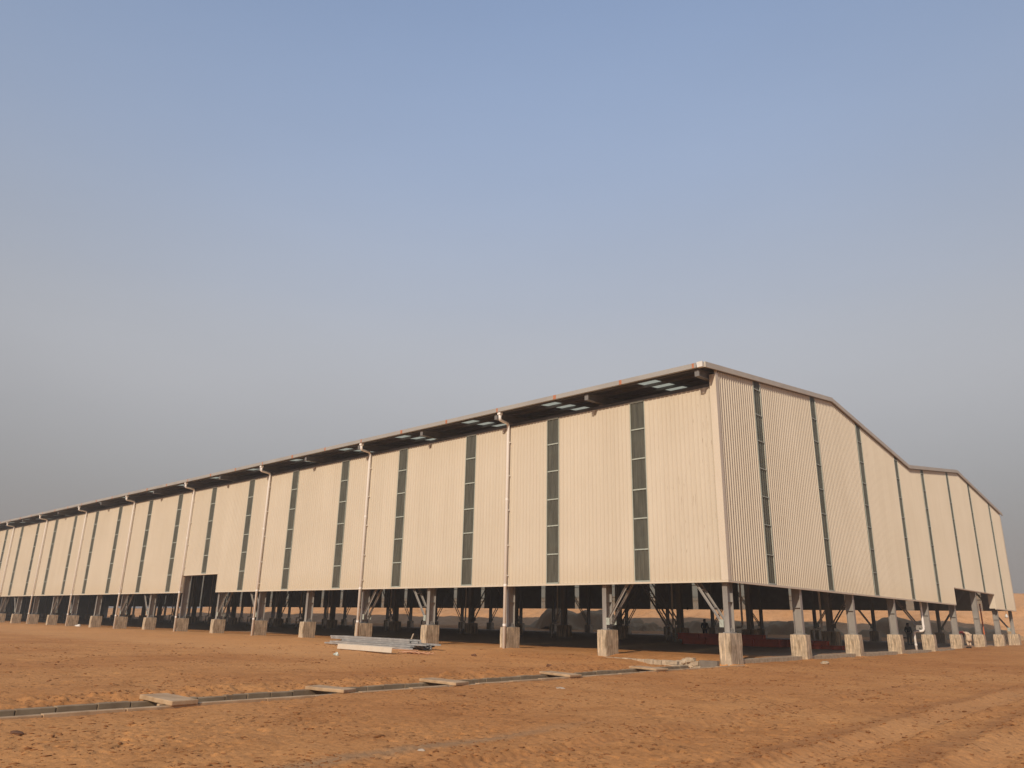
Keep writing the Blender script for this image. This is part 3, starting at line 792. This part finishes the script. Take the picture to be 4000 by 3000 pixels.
mb = MB(); mb.tube([(-1.1, 0, 0), (.9, .05, .01)], .02, 6); o = mb.obj('timber_batten', M['rope']); lay(o, -13.3, -5.75, gz(-13.3, -5.7) + .04, rad(3)); tag(o, 'thin pinkish batten under the right end of the purlin stack', 'batten')

# red oxide girders on the floor inside
def girder(Lx, h, w, label, loc, rz):
    mb = MB(); mb.box(-Lx/2, Lx/2, -w/2, w/2, 0, .02); mb.box(-Lx/2, Lx/2, -w/2, w/2, h - .02, h); mb.box(-Lx/2, Lx/2, -.008, .008, .02, h - .02)
    for i in range(5):
        x = -Lx/2 + .1 + i * (Lx - .2) / 4
        mb.box(x - .006, x + .006, -w/2 + .01, -.008, .021, h - .021)
    o = mb.obj('red_girder', M['red']); lay(o, *loc, rad(rz)); return tag(o, label, 'girder', 'red girders on the shed floor')
fl = -1.0
girder(6.6, .42, .40, 'dark red girder raised on sleepers farthest left, below the steel stair', (-11.4, 20.9, fl + .28), 0)
girder(7.2, .46, .40, 'long dark red girder on the floor, its end showing right of the corner pedestal', (-10.15, 19.8, fl), -1)
girder(3.7, .45, .36, 'red girder on the floor behind the second gable pedestal', (-5.75, 20.9, fl), -4)
girder(2.8, .23, .30, 'low red girder ending behind the third gable pedestal', (-3.9, 19.5, fl), -2)
for i, x in enumerate((-14.0, -9.2)):
    mb = MB(); mb.box(-.11, .11, -.5, .5, 0, .275); o = mb.obj('timber_sleeper', M['khaki'], None, bevel=.01); o.location = (x, 20.9, fl)
    tag(o, ('dark timber sleeper under the left end of the raised red girder', 'dark timber sleeper under the right part of the raised red girder')[i], 'sleeper', 'sleepers under the raised girder')

# steel stair leaning inside
st = empty('steel_stair', (-20, 26, fl), 'grey open steel stair leaning inside the first bay above the red girder', 'stair')
P0 = Vector((1.05, 0, .0)); P1 = Vector((-3.2, 0, 6.3))
for y in (-.42, .42):
    mb = MB(); mb.beam(P0 + Vector((0, y, 0)), P1 + Vector((0, y, 0)), .05, .18, (0, 1, 0)); mb.obj('stringer', M['steel'], st)
for i in range(1, 21):
    c = P0.lerp(P1, i / 21); mb = MB(); mb.box(c.x - .13, c.x + .13, -.395, .395, c.z - .015, c.z + .015); mb.obj('tread', M['steel'], st)
for y in (-.36, .36):
    mb = MB(); mb.box(1.0, 1.07, y - .03, y + .03, 0, 1.25); mb.obj('post', M['bar'], st)
st.location = (-18.15, 25.0, fl)

mb = MB(); mb.tube([(0, 0, 0), (-.12, .62, 3.5)], .055, 8)
for i in range(7): mb.tube([(-.12*i/7 - .07, .62*i/7 + .02, .3 + 3.3*i/7), (-.12*i/7 + .07, .62*i/7 + .02, .3 + 3.3*i/7)], .02, 6)
o = mb.obj('orange_prop', M['orange']); lay(o, -.95, 48.0, -.05 - 1.0, 0); tag(o, 'orange painted steel prop leaning in the gable doorway', 'prop')
# lamps hanging from flex
def lamp(loc, ln, mat, label):
    o = empty('hanging_lamp', loc, label, 'lamp')
    mb = MB(); mb.tube([(0, 0, -ln), (0, 0, 0)], .012, 6); mb.obj('flex', M['black'], o)
    mb = MB(); mb.tube([(0, 0, -ln - .34), (0, 0, -ln - .30), (0, 0, -ln - .2), (0, 0, -ln - .08), (0, 0, -ln)], [.06, .12, .14, .08, .04], 12)
    b = mb.obj('bulb', mat, o, smooth=True)
lamp((.2, 51.9, 1.96), .28, M['white'], 'white lamp hanging on its flex under the far right end of the gable wall')
lamp((-32.9, 54.2, 2.55), .3, M['black'], 'dark lamp hanging under the rear wall, seen left of the standing black figure')

# ================================================================== people
def skinned(name, pts, edges, mat, parent, sub=2):
    """pts: name -> (x, y, z, rx, ry); grown with the skin modifier from the first point"""
    keys = list(pts); me = bpy.data.meshes.new(name)
    me.from_pydata([pts[k][:3] for k in keys], [(keys.index(a), keys.index(b)) for a, b in edges], [])
    o = bpy.data.objects.new(name, me); COL.objects.link(o); o.parent = parent
    o.modifiers.new('skin', 'SKIN').use_smooth_shade = True
    if not me.skin_vertices:
        bm = bmesh.new(); bm.from_mesh(me); bm.verts.layers.skin.verify(); bm.to_mesh(me); bm.free()
    sv = me.skin_vertices[0].data
    for i, k in enumerate(keys):
        sv[i].radius = pts[k][3:5]; sv[i].use_root = (i == 0)
    sd = o.modifiers.new('sub', 'SUBSURF'); sd.levels = sub; sd.render_levels = sub
    me.materials.append(mat); return o
def hand(pts, edges, wrist, dirv, side, tag_):
    d = Vector(dirv).normalized(); w = Vector(pts[wrist][:3]); s = Vector(side).normalized(); n = d.cross(s)
    pts['palm'+tag_] = (*(w + d*.075), .036, .02); edges.append((wrist, 'palm'+tag_))
    for i, (off, ln) in enumerate(((-.030, .07), (-.010, .08), (.010, .075), (.029, .06))):
        a = w + d*.105 + s*off; b = a + d*ln*.55 + n*.008; c = b + d*ln*.4 + n*.02
        for nm, p in (('a', a), ('b', b), ('c', c)): pts[f'f{i}{nm}{tag_}'] = (*p, .0095, .009)
        edges += [('palm'+tag_, f'f{i}a{tag_}'), (f'f{i}a{tag_}', f'f{i}b{tag_}'), (f'f{i}b{tag_}', f'f{i}c{tag_}')]
    a = w + d*.04 - s*.04; b = a + d*.035 - s*.02
    pts['ta'+tag_] = (*a, .012, .012); pts['tb'+tag_] = (*b, .010, .010); edges += [('palm'+tag_, 'ta'+tag_), ('ta'+tag_, 'tb'+tag_)]
def person(loc, rz, pose, label, top, trou, head_mat, hat):
    root = empty('person', loc, label, 'person'); root.rotation_euler = (0, 0, rz)
    P = {k: Vector(v) for k, v in pose.items()}
    J = dict(pelvis=(.13, .10), belly=(.12, .10), chest=(.135, .10), neck=(.055, .055), head=(.085, .10), crown=(.075, .085),
             hipL=(.085, .09), kneeL=(.058, .06), ankL=(.04, .045), toeL=(.04, .028), hipR=(.085, .09), kneeR=(.058, .06), ankR=(.04, .045), toeR=(.04, .028),
             shL=(.06, .06), elL=(.042, .042), wrL=(.028, .03), shR=(.06, .06), elR=(.042, .042), wrR=(.028, .03), nose=(.016, .016))
    pts = {k: (*P[k], *J[k]) for k in J}
    E = [('pelvis','belly'),('belly','chest'),('chest','neck'),('neck','head'),('head','crown'),('head','nose'),('pelvis','hipL'),('hipL','kneeL'),('kneeL','ankL'),('ankL','toeL'),
         ('pelvis','hipR'),('hipR','kneeR'),('kneeR','ankR'),('ankR','toeR'),('chest','shL'),('shL','elL'),('elL','wrL'),('chest','shR'),('shR','elR'),('elR','wrR')]
    for s in 'LR': hand(pts, E, 'wr'+s, P['wr'+s] - P['el'+s], (0, 1, 0), s)
    skinned('body', pts, E, M['skin'], root, 2)
    g = 1.22
    T = {k: (*P[k], J[k][0]*g, J[k][1]*g) for k in ('chest', 'belly', 'pelvis', 'shL', 'elL', 'shR', 'elR')}
    for s in 'LR':
        q = P['el'+s].lerp(P['wr'+s], .92); T['cu'+s] = (*q, .045, .045); 
    T['chest'] = (*P['chest'], .165, .12); T['belly'] = (*P['belly'], .155, .125); T['shL'] = (*P['shL'], .078, .078); T['shR'] = (*P['shR'], .078, .078)
    T['elL'] = (*P['elL'], .06, .06); T['elR'] = (*P['elR'], .06, .06)
    n = P['chest'].lerp(P['neck'], .7); T['collar'] = (*n, .075, .07)
    skinned('jacket', T, [('chest','belly'),('belly','pelvis'),('chest','collar'),('chest','shL'),('shL','elL'),('elL','cuL'),('chest','shR'),('shR','elR'),('elR','cuR')], M[top], root)
    W = {'pelvis': (*P['pelvis'], .155, .125)}
    for s in 'LR':
        W['hip'+s] = (*P['hip'+s], .105, .11); W['knee'+s] = (*P['knee'+s], .085, .088); W['ank'+s] = (*(P['ank'+s] + Vector((0, 0, .06))), .07, .075)
    skinned('trousers', W, [('pelvis','hipL'),('hipL','kneeL'),('kneeL','ankL'),('pelvis','hipR'),('hipR','kneeR'),('kneeR','ankR')], M[trou], root)
    for s in 'LR':
        mb = MB(); a = P['ank'+s]; t = P['toe'+s]; mb.rock(((a.x+t.x)/2, (a.y+t.y)/2, .045), .06, .13, .045, 3, 2, .05); mb.obj('shoe', M['black'], root, smooth=True)
    H = {'h0': (*(P['head'] + (P['crown']-P['head'])*.35), .098, .112), 'h1': (*(P['crown'] + (P['crown']-P['head'])*.25), .085, .095)}
    back = (P['head'] - P['nose']).normalized(); H['h2'] = (*(P['head'] + back*.035 + (P['crown']-P['head'])*.1), .09, .09)
    skinned(hat, H, [('h0','h1'),('h0','h2')], M[head_mat], root)
    return root
def standing(sway=0., armbend=0.):
    return dict(pelvis=(0,0,.95), belly=(0,.01,1.12), chest=(0,.0,1.34), neck=(0,.02,1.50), head=(0,.04,1.60), crown=(0,.03,1.69), nose=(0,.15,1.60),
        hipL=(-.10,0,.88), kneeL=(-.11,.02,.49), ankL=(-.12,-.02,.09), toeL=(-.13,.15,.04), hipR=(.10,0,.88), kneeR=(.11,.03,.49), ankR=(.12,-.02,.09), toeR=(.14,.15,.04),
        shL=(-.20,0,1.40), elL=(-.27,-.03,1.13), wrL=(-.22+armbend,.08,.90), shR=(.20,0,1.40), elR=(.27,-.03,1.13), wrR=(.22-armbend,.08,.90))
bend = dict(pelvis=(.02,-.06,.86), belly=(-.04,.10,.97), chest=(-.10,.32,1.06), neck=(-.13,.47,1.03), head=(-.15,.57,.97), crown=(-.16,.64,.90), nose=(-.15,.60,.86),
    hipL=(-.09,-.05,.81), kneeL=(-.12,.02,.45), ankL=(-.10,-.05,.09), toeL=(-.13,.12,.04), hipR=(.11,-.05,.81), kneeR=(.12,.02,.45), ankR=(.11,-.05,.09), toeR=(.14,.12,.04),
    shL=(-.29,.36,1.03), elL=(-.31,.42,.76), wrL=(-.24,.52,.55), shR=(.08,.40,1.03), elR=(.12,.48,.76), wrR=(.05,.56,.55))
bend = {k: (v[0]*1.05, v[1]*1.05, v[2] if v[2] < .1 else v[2]*1.08) for k, v in bend.items()}
pb = person((.1, 37.55, gz(.1, 37.5) + .03), rad(62), bend, 'person bending low in cream clothes and maroon shawl beside a gable pedestal', 'maroon', 'cream_cloth', 'maroon', 'shawl')
# long kameez over the hips of the bending figure
mb = MB(); n = 16; rings = []
for z, cx, cy, a, b in ((1.13, -.06, .20, .155, .13), (1.08, -.02, .09, .185, .165), (.98, .01, -.02, .195, .175), (.82, .015, -.06, .20, .165), (.62, .01, -.06, .205, .165), (.47, .01, -.05, .215, .17)):
    rings.append([(cx + a*math.cos(2*math.pi*i/n)*(1+.05*math.sin(5*i)), cy + b*math.sin(2*math.pi*i/n)*(1+.05*math.cos(7*i)), z + .02*math.sin(3*i)) for i in range(n)])
mb.add([p for r in rings for p in r], [(a*n+i, a*n+(i+1) % n, (a+1)*n+(i+1) % n, (a+1)*n+i) for a in range(len(rings)-1) for i in range(n)])
ko = mb.obj('kameez', M['cream_cloth'], pb, smooth=True); sdm = ko.modifiers.new('solid', 'SOLIDIFY'); sdm.thickness = .012
person((-5.3, 42.2, gz(-5, 42) + .0), rad(-10), standing(0, .02), 'person standing in dark jacket, cap and khaki trousers beside the white elbow pipe', 'navy', 'khaki', 'black', 'cap')
person((-17.07, 29.2, gz(-17, 29)), rad(20), standing(0, .06), 'person standing dressed all in black behind the red girders', 'black', 'black', 'hair', 'hair')

# ================================================================== odds and ends on the ground
def stone(x, y, sx, sy, sz, mat, label, cat, seed, name='stone'):
    mb = MB(); mb.rock((0, 0, 0), sx, sy, sz, seed, 2); o = mb.obj(name, M[mat], smooth=False); o.location = (x, y, gz(x, y) + sz*.45); return tag(o, label, cat)
stone(-70.5, .1, .34, .24, .12, 'white', 'whitish block lying by a pedestal far down the long wall', 'block', 31, 'rubble_block')
stone(-12.1, -10.3, .12, .1, .08, 'bar', 'pale green scrap on the sand in front of the cream flashing', 'scrap', 32, 'scrap')
stone(-11.2, -6.9, .17, .10, .09, 'clod', 'dark brown lump of brick below the right end of the purlin stack', 'brick', 33, 'brick')
stone(-2.3, -8.6, .10, .09, .08, 'clod', 'rounded brown clod left of the drain, below the block wall', 'clod', 34, 'soil_clod')
stone(7.5, -22.9, .05, .05, .035, 'stone', 'small round grey stone on the dusty wheel track in the foreground', 'stone', 35)
stone(3.0, -14.6, .13, .06, .03, 'stone', 'flat pale stone chip just in front of the drain kerb', 'stone', 36)
stone(2.7, -25.9, .20, .07, .022, 'clod', 'dark crust of soil by the left end of the drain', 'clod', 37, 'soil_clod')
stone(2.1, 4.2, .16, .10, .07, 'block', 'broken block lump on the plinth line right of the corner pedestal', 'block', 38, 'rubble_block')
stone(-8.9, -5.6, .16, .08, .06, 'clod', 'dark soil lump right of the purlin stack', 'clod', 39, 'soil_clod')

# sand heaps in the lee of the shed, made for humps of shaded sand
def heap(x, y, w, d, h, label, seed):
    n = 44; xs = np.linspace(-w, w, n); ys = np.linspace(-d, d, n); X, Y = np.meshgrid(xs, ys)
    r = np.sqrt((X/w)**2 + (Y/d)**2); k = np.clip(1 - r, 0, 1)
    r = r + .38 * fbm(X + seed*7, Y, w*.55, 3, seed+40); k = np.clip(1 - r, 0, 1)
    Z = h * np.minimum(k*1.75, .72 + .28*k) * (1 + .30*fbm(X + seed*9, Y, w*.45, 3, seed)) + .10 * fbm(X, Y + seed*5, .8, 3, seed+3) * (k > 0) - .15
    V = np.stack([X, Y, Z], -1).reshape(-1, 3); i = np.arange(n-1)[:, None]; j = np.arange(n-1)[None, :]
    F = np.stack([i*n+j, i*n+j+1, (i+1)*n+j+1, (i+1)*n+j], -1).reshape(-1, 4)
    me = bpy.data.meshes.new('sand_heap'); me.from_pydata(V.tolist(), [], F.tolist()); me.materials.append(M['heap_sand'])
    me.polygons.foreach_set('use_smooth', [True]*len(me.polygons)); me.update()
    o = bpy.data.objects.new('sand_heap', me); COL.objects.link(o); o.location = (x, y, -.86); return tag(o, label, 'heap', 'shaded sand heaps behind the shed')
heap(-57, 65, 11, 5, 3.0, 'largest shaded sand heap, seen below the rear wall left of the second long wall pedestal', 2)
heap(-45.5, 64, 3.6, 2.6, 1.35, 'small shaded sand heap seen between the laced braces of the first bay', 3)
heap(-35, 65, 7.5, 4, 1.75, 'shaded sand heap behind the standing black figure', 4)
heap(-24.5, 65, 6, 4, 1.85, 'shaded sand heap seen between the first and second gable columns', 5)
heap(-12.6, 65, 6, 4, 2.1, 'peaked shaded sand heap behind the person in the dark jacket', 6)
heap(-5.0, 66, 4.5, 3, 1.35, 'low shaded sand heap behind the bending figure', 7)

# a scrubby bush on the crest and a lone far palm
def bush(loc, r, h, n, label, cat, name):
    root = empty(name, loc, label, cat); rr = random.Random(5)
    mb = MB()
    for i in range(6):
        a = rr.uniform(0, 6.28); mb.tube([(0, 0, -.2), (.3*r*math.cos(a), .3*r*math.sin(a), h*.4), (.7*r*math.cos(a), .7*r*math.sin(a), h*.8)], [.06, .04, .015], 6)
    mb.obj('stem', M['bark'], root)
    mb = MB()
    for i in range(n):
        a = rr.uniform(0, 6.28); q = r * rr.random()**.5; z = h * (.25 + .75*rr.random()) * (1 - .45*(q/r)**2)
        c = Vector((q*math.cos(a), q*math.sin(a), z)); s = rr.uniform(.06, .13)
        u = Vector((rr.uniform(-1, 1), rr.uniform(-1, 1), rr.uniform(-1, 1))).normalized(); v = u.cross(Vector((rr.uniform(-1, 1), rr.uniform(-1, 1), 1))).normalized()
        mb.add([c - u*s, c + v*s*.5, c + u*s, c - v*s*.5], [(0, 1, 2, 3)])
    mb.obj('foliage', M['leaf'], root, fix=False)
bush((-2.3, 86, 5.0), .9, .9, 420, 'scrubby dark bush on the crest of the sand hill at far right', 'bush', 'desert_bush')
def palm(loc, h, label):
    root = empty('palm_tree', loc, label, 'tree'); mb = MB(); mb.tube([(0, 0, -.5), (.1, 0, h*.5), (.05, .05, h)], [.18, .14, .11], 8); mb.obj('trunk', M['bark'], root)
    mb = MB(); rr = random.Random(2)
    for i in range(22):
        a = i * 2.4; el = rr.uniform(-.2, 1.1); ln = rr.uniform(1.3, 1.9); prev = None
        for s in range(7):
            t = s / 6; x = ln*t*math.cos(el*(1-t*.4)); z = h + ln*t*math.sin(el) - 1.0*t*t
            p = Vector((x*math.cos(a), x*math.sin(a), z)); w = Vector((-math.sin(a), math.cos(a), -.35)) * (.16*(1-t*.8)); w2 = Vector((math.sin(a), -math.cos(a), -.35)) * (.16*(1-t*.8))
            if prev: mb.add([prev[0], p, p + w, prev[0] + prev[1]], [(0,1,2,3)]); mb.add([prev[0], p, p + w2, prev[0] + prev[2]], [(0,1,2,3)])
            prev = (p, w, w2)
    mb.obj('crown', M['leaf'], root, fix=False)
palm((-190, 130, .9), 2.6, 'small palm tree far off, seen under the rear wall right of the fourth downpipe')

# crumbs of darker soil kicked loose all over the yard
def crumbs():
    rng = np.random.RandomState(11); ico = bmesh.new(); bmesh.ops.create_icosphere(ico, subdivisions=1, radius=1)
    bv = np.array([v.co[:] for v in ico.verts]); bf = np.array([[v.index for v in f.verts] for f in ico.faces]); ico.free()
    yaw0 = math.atan2(fw.y, fw.x); n = 48000
    rr = 7.5 * (46/7.5)**rng.rand(n); aa = yaw0 + rng.uniform(-.80, .80, n)
    x = CAM.x + rr*np.cos(aa); y = CAM.y + rr*np.sin(aa)
    dens = sm(fbm(x, y, 2.4, 3, 91), -.35, .55) * .8 + .2 * sm(fbm(x, y, .6, 2, 95), -.1, .4)
    track = np.minimum.reduce([np.abs(np.abs(x - t) - .42) for t in (8.55, 10.86, 12.45, 14.0)])
    dens = dens + .6 * np.exp(-(track/.18)**2)
    dens = dens + .6 * np.exp(-((x + .6)**2)/.5) * (y < -5)
    ok = (rng.rand(n) < dens * .62) & ~((x < .2) & (y > -.7)) & ~((x > .0) & (x < 1.08) & (y < -2.5)) & ~((x > -3) & (x < 1.1) & (y > -4) & (y < 0)) & (y < 30)
    x, y, rr = x[ok], y[ok], rr[ok]; m = len(x)
    sz = np.minimum(rng.gamma(1.5, .0044, m) + .0045, .032) * (.7 + rr/45)
    el = rng.uniform(1.0, 2.3, m); rot = rng.normal(math.atan2(r1.y, r1.x), .7, m)
    z = ground_h(x, y)
    jit = 1 + .28 * rng.randn(m, len(bv))
    P = bv[None] * jit[..., None]
    px, py, pz = P[..., 0]*(sz*el*1.3)[:, None], P[..., 1]*(sz*.9)[:, None], P[..., 2]*(sz*.5)[:, None]
    c, s_ = np.cos(rot)[:, None], np.sin(rot)[:, None]
    V = np.stack([x[:, None] + px*c - py*s_, y[:, None] + px*s_ + py*c, z[:, None] + pz + (sz*.12)[:, None]], -1).reshape(-1, 3)
    F = (bf[None] + (np.arange(m)*len(bv))[:, None, None]).reshape(-1, 3)
    me = bpy.data.meshes.new('soil_crumbs'); me.vertices.add(len(V)); me.vertices.foreach_set('co', V.ravel())
    me.loops.add(F.size); me.loops.foreach_set('vertex_index', F.ravel().astype(np.int32))
    me.polygons.add(len(F)); me.polygons.foreach_set('loop_start', (np.arange(len(F))*3).astype(np.int32))
    me.update(calc_edges=True); me.materials.append(M['crumb'])
    o = bpy.data.objects.new('soil_crumbs', me); COL.objects.link(o)
    tag(o, 'dark crumbs of dry soil scattered all over the orange yard', 'soil', None, 'stuff')
crumbs()

# ------------------------------------------------------------------ dusty air
hm, hnt, hout = new_mat('dusty_air')
pv = N(hnt, 'ShaderNodeVolumePrincipled'); pv.inputs['Color'].default_value = (.86, .84, .82, 1); pv.inputs['Density'].default_value = .0011; pv.inputs['Anisotropy'].default_value = 0.0
L(hnt, pv.outputs[0], hout.inputs['Volume'])
hz_o = MB().box(-560, 150, -75, 235, -3.3, 14.6).obj('haze', hm); tag(hz_o, kind='stuff')
# ================================================================== light
SUN_DIR = Vector((.275, -.961, 0)).normalized() * math.cos(rad(29)) + Vector((0, 0, math.sin(rad(29))))
ld = bpy.data.lights.new('sun', 'SUN'); ld.energy = 3.3; ld.angle = rad(.5); ld.color = (1.0, .845, .665)
lo = bpy.data.objects.new('sun', ld); COL.objects.link(lo); lo.rotation_euler = SUN_DIR.to_track_quat('Z', 'Y').to_euler(); lo.location = (30, -60, 40)
w = bpy.data.worlds.new('World'); S.world = w; w.use_nodes = True; nt = w.node_tree; nt.nodes.clear()
out = N(nt, 'ShaderNodeOutputWorld'); bg = N(nt, 'ShaderNodeBackground'); bg.inputs['Strength'].default_value = .1
sk = N(nt, 'ShaderNodeTexSky'); sk.sky_type = 'NISHITA'; sk.sun_disc = False
sk.sun_elevation = rad(29); sk.sun_rotation = math.atan2(.275, -.961); sk.air_density = 1.0; sk.dust_density = 4.0; sk.ozone_density = 1.2; sk.altitude = 100
tc = N(nt, 'ShaderNodeTexCoord'); sep = N(nt, 'ShaderNodeSeparateXYZ'); L(nt, tc.outputs['Generated'], sep.inputs[0])
# dust haze of a desert afternoon: grey at the horizon, milky at mid height, blue above
hz = ramp(nt, sep.outputs['Z'], [(0, (.27, .24, .23)), (.07, (.30, .268, .255)), (.15, (.355, .347, .345)), (.23, (.435, .434, .45)), (.30, (.485, .492, .52)), (.39, (.447, .482, .556)), (.53, (.372, .460, .635)), (.69, (.30, .405, .62)), (1, (.19, .29, .52))])
LAST[0].color_ramp.interpolation = 'B_SPLINE'
# lens falloff toward the sides put into sky brightness, plus some antisolar glow
dt = N(nt, 'ShaderNodeVectorMath', operation='DOT_PRODUCT'); L(nt, tc.outputs['Generated'], dt.inputs[0]); dt.inputs[1].default_value = (-.64, .768, 0)
lobe = N(nt, 'ShaderNodeMapRange', interpolation_type='SMOOTHSTEP'); lobe.inputs[1].default_value = .45; lobe.inputs[2].default_value = 1.0; lobe.inputs[3].default_value = 8.0; lobe.inputs[4].default_value = 10.2
L(nt, dt.outputs['Value'], lobe.inputs[0])
mpz = N(nt, 'ShaderNodeMapping'); mpz.inputs['Scale'].default_value = (1.0, 1.0, 3.2); L(nt, tc.outputs['Generated'], mpz.inputs['Vector'])
uneven = noise(nt, mpz.outputs['Vector'], 2.3, 4, .5)
amp = math_n(nt, 'MULTIPLY', lobe.outputs[0], math_n(nt, 'MULTIPLY_ADD', uneven, .10, .95))
vm = N(nt, 'ShaderNodeVectorMath', operation='SCALE'); L(nt, amp, vm.inputs['Scale']); L(nt, hz, vm.inputs[0])
L(nt, mix(nt, vm.outputs[0], sk.outputs[0], .06), bg.inputs['Color']); L(nt, bg.outputs[0], out.inputs['Surface'])
S.view_settings.view_transform = 'Standard'; S.view_settings.look = 'None'; S.view_settings.gamma = 1; S.view_settings.exposure = 0
S.cycles.max_bounces = 8; S.cycles.transparent_max_bounces = 16
